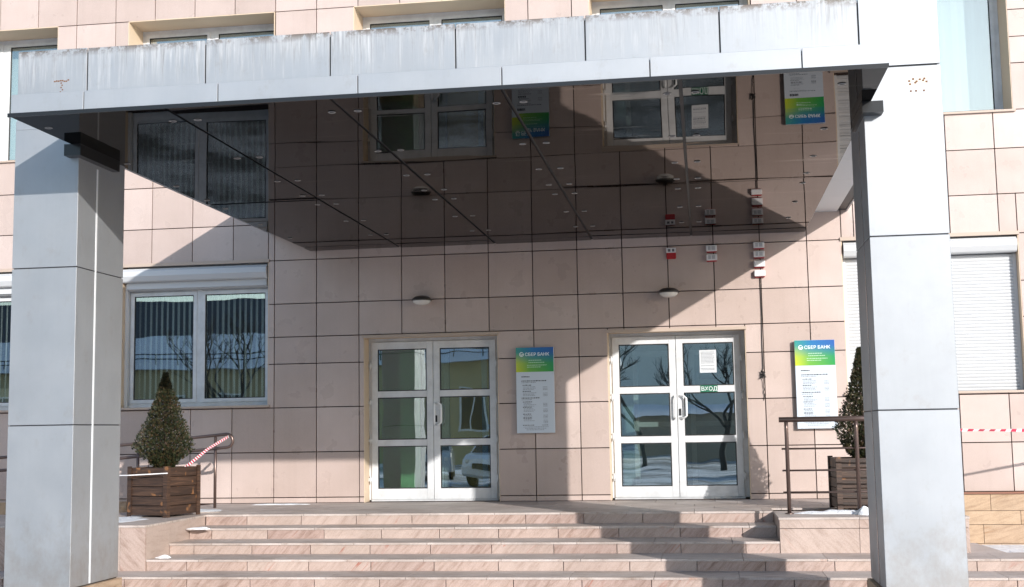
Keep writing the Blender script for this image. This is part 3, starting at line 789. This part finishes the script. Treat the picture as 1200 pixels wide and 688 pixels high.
cb.tube([(8.35,-.04,1.60),(8.41,-.05,1.56),(8.35,-.06,1.55),(8.40,-.04,1.62),(8.36,-.05,1.64),(8.40,-.07,1.58),(8.36,-.05,1.56),(8.40,-.04,1.60)],.013,6)
tag(cb.build('loose_cable',m_cable),'black cable hanging down the wall below the column of alarm boxes','cable')
for x,z1,l in ((7.775,3.08,'thin wire below the stacked pair of alarm boxes'),):
    pass

# ------------------------------------------------------------------ railings
rl=thing('railing','dark steel railing with three crossbars on the right marble block','railing',(9.2,-2.8,0))
posts=(8.475,9.20,9.95)
for x in posts:
    MB().tube([(x,-2.8,.0),(x,-2.8,.90),(x-.0,-2.8,.97)],.021,12).lathe([(.045,.001),(.045,.010),(.022,.014)],(x,-2.8,0),'Z',16).build('post',m_bronze,rl)
MB().tube([(8.40,-2.8,.995),(10.1,-2.8,.995)],.028,12).build('handrail',m_bronze,rl)
for z in (.685,.455,.225): MB().tube([(8.42,-2.765,z),(10.05,-2.765,z)],.010,8).build('crossbar',m_bronze,rl)

hr=thing('ramp_handrail','double steel handrail with looped end beside the ramp behind the left planter','handrail',(1.2,-1.0,0))
def hz(x): return .955+(x-1.66)*.083
yl=-.95
sup=[(x,yl,hz(x)) for x in (-4.5,-2,-.5,.6,1.44)]
c_=(1.49,hz(1.5)-.085); loop=[(c_[0]+.085*math.sin(t),yl,c_[1]+.085*math.cos(t)) for t in [R(20*k) for k in range(0,10)]]
low=[(x,yl,hz(x)-.17) for x in (1.44,.6,-.5,-2,-4.5)]
MB().tube(sup+loop+low,.021,10).build('rail',m_bronze,hr)
for x in (1.34,.28,-.85,-2.0,-3.2):
    zb=max(0,0) if x>1 else (x-1.0)*.079
    MB().tube([(x,yl+.0,zb-.01),(x,yl,hz(x)-.02)],.019,10).build('post',m_bronze,hr)

# barrier tape
def tape(name,label,pts,w=.05,seg=.09,twist=0.6):
    P=[Vector(p) for p in pts]; d=[0]
    for a_,b_ in zip(P,P[1:]): d.append(d[-1]+(b_-a_).length)
    def at(s):
        for i in range(len(d)-1):
            if s<=d[i+1] or i==len(d)-2:
                u=(s-d[i])/(d[i+1]-d[i]); return P[i].lerp(P[i+1],u)
    red=MB(); wh=MB(); n=max(2,int(d[-1]/(seg/3)))
    for k in range(n):
        s0,s1=d[-1]*k/n,d[-1]*(k+1)/n; a_,b_=at(s0),at(s1)
        t0=twist*math.sin(s0*2.2); t1=twist*math.sin(s1*2.2)
        dr=(b_-a_).normalized(); up=Vector((0,0,1)); up=(up-dr*up.dot(dr)).normalized(); sd_=dr.cross(up)
        q=lambda p,t,sg:p+(up*math.cos(t)+sd_*math.sin(t))*w/2*sg
        th=sd_*.0008
        m_=(red if int(s0/seg)%2 else wh)
        vv=[q(a_,t0,-1),q(b_,t1,-1),q(b_,t1,1),q(a_,t0,1)]; vv2=[x+th for x in vv]
        m_.add(vv+vv2,[(0,1,2,3),(7,6,5,4),(0,4,5,1),(2,6,7,3)],.5)
    w_=wh.build(name,m_whitetape); tag(w_,label,'barrier tape'); r_=red.build('red_stripe',m_redtape); r_.parent=w_
    return w_
tape('barrier_tape','red and white barrier tape stretched from the handrail loop to the planter box',[(1.53,yl-.03,hz(1.5)-.03),(1.50,-1.6,.76),(1.47,-2.32,.52)],.034,.03,.9)
tape('barrier_tape','pale barrier tape line running across the planter front to the pillar',[(1.505,-2.79,.505),(1.3,-2.83,.49),(.95,-2.77,.485),(.6,-2.6,.48)],.011,9.,.2)
tape('barrier_tape','red and white barrier tape running off to the right in front of the tiled wall',[(10.05,-2.8,.86),(11.2,-1.9,.835),(12.6,-1.0,.86),(15,-.3,.95)],.034,.085,.9)

# ------------------------------------------------------------------ planters and thujas
def planter(name,label,x,y,rz,S=.60,Hh=.58):
    t=thing(name,label,'planter',(x,y,0),rz,'wooden planters beside the entrance')
    h=S/2
    for k in range(4):
        M=Matrix.Rotation(R(90*k),4,'Z'); p=MB(); z=.02; hb=(Hh-.03)/5
        for q in range(5):
            p.box(-h+.03,h-.03,-h+rng.uniform(0,.004),-h+.022,z+.003,z+hb-.003,None,M,bev=.003); z+=hb
        loc_build(p,'side_panel',m_wood,t)
        c_=MB().prism([(-h-.013,-h-.013),(-h+.045,-h-.013),(-h+.045,-h-.001),(-h-.001,-h-.001),(-h-.001,-h+.045),(-h-.013,-h+.045)],0,Hh+.002,'Z'); c_.v=[tuple(M@Vector(q)) for q in c_.v]
        loc_build(c_,'corner_post',m_wood,t)
    loc_build(MB().box(-h+.025,h-.025,-h+.025,h-.025,.03,Hh-.06),'soil',m_soil,t)
    return t
def thuja(name,label,x,y,z,Hh,rad,seed,n=9500):
    t=thing(name,label,'shrub',(x,y,z),0,'clipped conifers in the planters')
    r=random.Random(seed); m=MB()
    def prof(u):  # radius share at height u
        return (math.sin(min(1,(u+.05)/.34)*math.pi/2)**.9)*(max(0.,1-max(0,u-.27)/.74)**1.12+.035)
    # sprays: each a small fan of flat scale-leaf blades
    for k in range(n):
        u=r.random()**1.25; a=r.uniform(0,2*math.pi)
        lump=1+.10*math.sin(3*a+seed+9*u)+.24*noise.noise(Vector((math.cos(a)*2.2,math.sin(a)*2.2,u*7+seed)))
        q=r.random()**.45
        rr=rad*prof(u)*lump*q
        p=Vector((rr*math.cos(a),rr*math.sin(a),u*Hh*.97))
        out=Vector((math.cos(a),math.sin(a),0)); d=(out*r.uniform(.3,1.)+Vector((0,0,r.uniform(.5,1.2)))+Vector((r.uniform(-.4,.4),r.uniform(-.4,.4),0))).normalized()
        s_=d.cross(Vector((r.uniform(-1,1),r.uniform(-1,1),r.uniform(-.3,.3)))).normalized()
        ln=r.uniform(.026,.055)*(1.1-.4*u); wd=ln*.2
        rv=r.random()*(.75 if q>.75 else 1)
        for b in (-.5,0,.5):
            dd=(d+s_*b).normalized(); ss=dd.cross(s_.cross(d)).normalized()
            l2=ln*(1 if b==0 else .7); o_=p+d*ln*.2*abs(b)
            m.add([o_-ss*wd*.3,o_+dd*l2*.5-ss*wd*.5,o_+dd*l2,o_+dd*l2*.5+ss*wd*.5],[(0,1,2,3)],min(1,max(0,rv+r.uniform(-.1,.1))))
    loc_build(m,'crown',m_leaf,t)
    tr=MB().tube([(0,0,-.12),(.01,0,.1),(0,.01,Hh*.5),(0,0,Hh*.9)],[.028,.024,.014,.004],8)
    for k in range(26):
        u=.05+.8*k/26; a=k*2.4; rr=rad*prof(u)*.75
        tr.tube([(0,0,u*Hh*.8),(rr*.5*math.cos(a),rr*.5*math.sin(a),u*Hh*.85+.03),(rr*math.cos(a),rr*math.sin(a),u*Hh*.95+.06)],[.008,.005,.002],5)
    loc_build(tr,'trunk',m_bark,t)
    return t
planter('planter','brown plank planter on the left marble block beside the ramp',1.30,-2.42,R(-17),.565)
thuja('conifer','bushy brownish green conifer growing in the left planter',1.30,-2.42,.55,1.15,.31,1)
planter('planter','brown plank planter half hidden behind the right pillar',9.32,-2.0,R(3))
thuja('conifer','slim dark conifer half hidden behind the right pillar',9.36,-2.0,.52,1.30,.27,2)

# ------------------------------------------------------------------ across the street (seen in the reflections)
ob=thing('street_building','long yellow house with a snow covered roof across the street','building',(-20,-46,-.7))
m_yel=mat('yellow_plaster',(.42,.36,.22),.9); m_roof=mat('roof_snow',(.75,.78,.84),.8); m_dkroof=mat('dark_roof',(.05,.05,.06),.7)
MB().box(-62,2.6,-52,-44,gz,4.4).build('wall',m_yel,ob)
MB().prism([(-43.4,4.3),(-48,6.4),(-52.6,4.3)],-63,3.4,'X').build('roof',m_roof,ob)
w=MB(); f=MB()
x=-60
while x<1:
    w.box(x,x+1.2,-44.02,-43.96,1.0,2.9); f.box(x-.1,x+1.3,-43.98,-43.93,.9,1.0).box(x-.1,x+1.3,-43.98,-43.93,2.9,3.0).box(x-.1,x,-43.98,-43.93,1.0,2.9).box(x+1.2,x+1.3,-43.98,-43.93,1.0,2.9).box(x+.56,x+.64,-43.955,-43.93,1.0,2.9); x+=3.1
w.build('window',m_dark,ob); f.build('window_frame',m_pvc,ob)
fe=MB(); x=-62
while x<3: fe.tube([(x,-43.9,4.55),(x,-43.9,5.05)],.03,5); x+=1.2
fe.tube([(-62,-43.9,5.05),(3,-43.9,5.05)],.035,5).tube([(-62,-43.9,4.8),(3,-43.9,4.8)],.03,5).build('roof_rail',m_dark,ob)
ob2=thing('street_building','dark roofed block rising behind the yellow house','building',(-24,-66,-.7))
MB().box(-50,-9,-76,-62,gz,7.6).build('wall',mat('grey_plaster',(.3,.29,.28),.9),ob2)
MB().prism([(-61.5,7.5),(-69,10.6),(-76.5,7.5)],-51,-8,'X').build('roof',m_dkroof,ob2)
def bare_tree(x,y,h,seed,label):
    t=thing('bare_tree',label,'tree',(x,y,gz),group='bare trees across the street'); r=random.Random(seed)
    m=MB(); trunk=MB()
    def grow(p,d,l,rad,dep,mb_):
        pts=[p]; q=p; dd=d
        for i in range(3):
            dd=(dd+Vector((r.uniform(-.22,.22),r.uniform(-.22,.22),r.uniform(-.05,.2)))).normalized(); q=q+dd*l/3; pts.append(q)
        mb_.tube(pts,[rad,rad*.88,rad*.76,rad*.62],5 if dep<4 else 7,None,False)
        if dep==0: return
        for k in range(r.choice((2,3,3)) if dep>1 else 3):
            nd=(dd+Vector((r.uniform(-1,1),r.uniform(-1,1),r.uniform(-.3,.6)))*.75).normalized()
            grow(pts[r.choice((2,3,3))],nd,l*r.uniform(.62,.82),rad*r.uniform(.58,.72),dep-1,m)
    grow(Vector((0,0,0)),Vector((0,0,1)),h*.24,h*.014,6,trunk)
    loc_build(trunk,'trunk',m_tree,t); loc_build(m,'branch',m_tree,t)
bare_tree(5.0,-36,9,3,'bare spreading tree reflected in the right-hand door')
bare_tree(8.3,-37,9,5,'second bare tree standing across the street')
bare_tree(3.0,-43,8.5,21,'third bare tree standing across the street')
bare_tree(11.5,-44,9,31,'fourth bare tree standing across the street')
bare_tree(-14,-40,11,8,'bare tree in front of the yellow house')
bare_tree(1.0,-41,10,11,'bare tree at the corner of the yellow house')

ob3=thing('street_building','long pale block of flats added beyond the bare trees to cover low sky in reflections','building',(40,-120,-.7))  # unseen block, added to hide the yellow low sky from the door glass
MB().box(-6,110,-135,-118,gz,24).build('wall',mat('pale_plaster',(.80,.80,.77),.9),ob3)
wb=MB()
for fl_ in range(3,7):
    for k in range(34): wb.box(-4+k*3.3,-2.2+k*3.3,-118.0,-117.9,1.2+fl_*3.1,2.8+fl_*3.1)
wb.build('window',m_dark,ob3)
ob4=thing('street_building','low brown garage row behind the bare trees','building',(16,-60,-.7))
MB().box(3.5,40,-66,-58,gz,1.7).build('wall',mat('brown_plaster',(.40,.36,.30),.9),ob4)
MB().prism([(-57.6,1.65),(-62,2.5),(-66.4,1.65)],3.2,40.3,'X').build('roof',m_roof,ob4)
def car(x,y,rz,label,col):
    t=thing('parked_car',label,'car',(x,y,gz),rz,'cars parked along the street')
    paint=mat('car_paint',col,.25); paint.node_tree.nodes['Principled BSDF'].inputs['Coat Weight'].default_value=.6
    # lower body: outline in x (length) z, lofted across y with tumblehome
    side=[(-2.1,.32),(-2.14,.55),(-2.08,.82),(-1.75,.93),(-1.0,.98),(1.1,.98),(1.75,.92),(2.05,.78),(2.12,.5),(2.08,.30)]
    arch=lambda cx:[(cx+.36*math.cos(R(a)),.30+.36*math.sin(R(a))) for a in range(0,181,20)]
    out=side+[(2.0,.24)]+[(a,b) for a,b in arch(1.3)]+[(.7,.22),(-.7,.22)]+[(a,b) for a,b in arch(-1.3)]+[(-2.0,.24)]
    m=MB(); n=len(out); W=(.84,.80); vs=[]
    secs=[(-.84,.93),(-.80,1.),(.80,1.),(.84,.93)]
    for yy,k in secs:
        for a,b in out: vs.append((a*(k if abs(a)>1.6 else 1),yy,b if b<.6 else .6+(b-.6)*k))
    fs=[tuple(range(n-1,-1,-1)),tuple(3*n+i for i in range(n))]
    for s_ in range(3):
        for i in range(n): j=(i+1)%n; fs.append((s_*n+i,s_*n+j,(s_+1)*n+j,(s_+1)*n+i))
    m.add(vs,fs,.5); loc_build(m,'body',paint,t)
    cab=[(-1.55,.95),(-1.15,1.40),(.35,1.44),(1.15,.97)]
    g=MB(); vs=[(a,yy*(.80 if b<1.2 else .62),b) for yy in (-1,1) for a,b in cab]; g.add(vs,[(3,2,1,0),(4,5,6,7),(0,1,5,4),(1,2,6,5),(2,3,7,6),(3,0,4,7)],.5)
    loc_build(g,'window',mat('car_glass',(.02,.025,.03),.05),t)
    rf=MB(); rf.add([(a,yy*.63,b) for b in (1.405,1.46) for yy,a in ((-1,-1.15),(-1,.36),(1,.36),(1,-1.15))],[(3,2,1,0),(4,5,6,7),(0,1,5,4),(1,2,6,5),(2,3,7,6),(3,0,4,7)],.5)
    for yy in (-1,1):
        for (a,b,c2,d2) in ((-1.55,.95,-1.15,1.42),(-.35,.95,-.35,1.43),(1.15,.96,.35,1.43)):
            rf.tube([(a,yy*.80,b),(c2,yy*.63,d2)],.035,6)
    loc_build(rf,'roof',paint,t)
    for cx in (-1.3,1.3):
        for yy in (-1,1):
            wh=MB().lathe([(.20,.0),(.31,.0),(.32,.02),(.32,.17),(.30,.19),(.20,.19)],(cx,yy*.74-.095,.31),'Y',22,.5); wo=loc_build(wh,'wheel',m_dark,t)
            rim=MB().lathe([(.205,.185 if yy>0 else .005),(.12,.17 if yy>0 else .02),(.04,.19 if yy>0 else .0),(.001,.19 if yy>0 else .0)],(cx,yy*.74-.095,.31),'Y',18,.5); loc_build(rim,'rim',m_steel,wo)
    for yy in (-.62,.62): loc_build(MB().lathe([(.09,0),(.08,.04),(.001,.05)],(2.06,yy,.70),'X',14,.5),'headlight',m_lampglass,t)
    loc_build(MB().box(2.10,2.14,-.38,.38,.42,.6,.5),'grille',m_dark,t)
    return t
car(1.2,-24,R(100),'white car facing the entrance reflected in the left-hand door',(.75,.76,.78))
car(-2.0,-27,R(80),'silver car parked beside the white one',(.42,.45,.48))
car(-14.5,-37,R(4),'pale car parked in front of the yellow house',(.6,.62,.66))
car(9.6,-27,R(95),'dark blue car parked across from the right-hand door',(.04,.06,.12))

# ------------------------------------------------------------------ camera, light, world
f=1.47983*1000; yaw,pitch,roll=-0.149159,0.108328,-0.016339
cam=bpy.data.cameras.new('camera'); co=bpy.data.objects.new('camera',cam); C.objects.link(co); sc.camera=co
fw=Vector((math.sin(yaw)*math.cos(pitch),math.cos(yaw)*math.cos(pitch),math.sin(pitch)))
r0=Vector((math.cos(yaw),-math.sin(yaw),0)); u0=r0.cross(fw)
r_=r0*math.cos(roll)+u0*math.sin(roll); u_=-r0*math.sin(roll)+u0*math.cos(roll)
M=Matrix((r_,u_,-fw)).transposed().to_4x4(); M.translation=Vector((7.6180,-16.6587,0.9240))
co.matrix_world=M; cam.sensor_width=36; cam.lens=36*1479.766/1200; cam.clip_end=2000; cam.clip_start=.05

sd=Vector((.649,-1,.374)); el=math.atan2(sd.z,math.hypot(sd.x,sd.y)); az=math.atan2(sd.x,sd.y)
sun=bpy.data.lights.new('sun','SUN'); so=bpy.data.objects.new('sun',sun); C.objects.link(so)
so.rotation_euler=sd.to_track_quat('Z','Y').to_euler(); sun.energy=2.75; sun.angle=R(.5); sun.color=(1,.965,.925)
w=bpy.data.worlds.new('World'); sc.world=w; w.use_nodes=True
nt=w.node_tree; sk=nt.nodes.new('ShaderNodeTexSky'); sk.sky_type='NISHITA'; sk.sun_disc=False; sk.sun_elevation=el; sk.sun_rotation=az
sk.air_density=1.0; sk.dust_density=.6; sk.ozone_density=1.
bg=nt.nodes['Background']; nt.links.new(sk.outputs[0],bg.inputs[0]); bg.inputs[1].default_value=.15
sc.view_settings.view_transform='Standard'; sc.view_settings.look='None'; sc.view_settings.exposure=.80; sc.view_settings.gamma=1
sc.render.engine='CYCLES'
sc.cycles.max_bounces=10; sc.cycles.glossy_bounces=6; sc.cycles.transparent_max_bounces=16; sc.cycles.sample_clamp_indirect=6
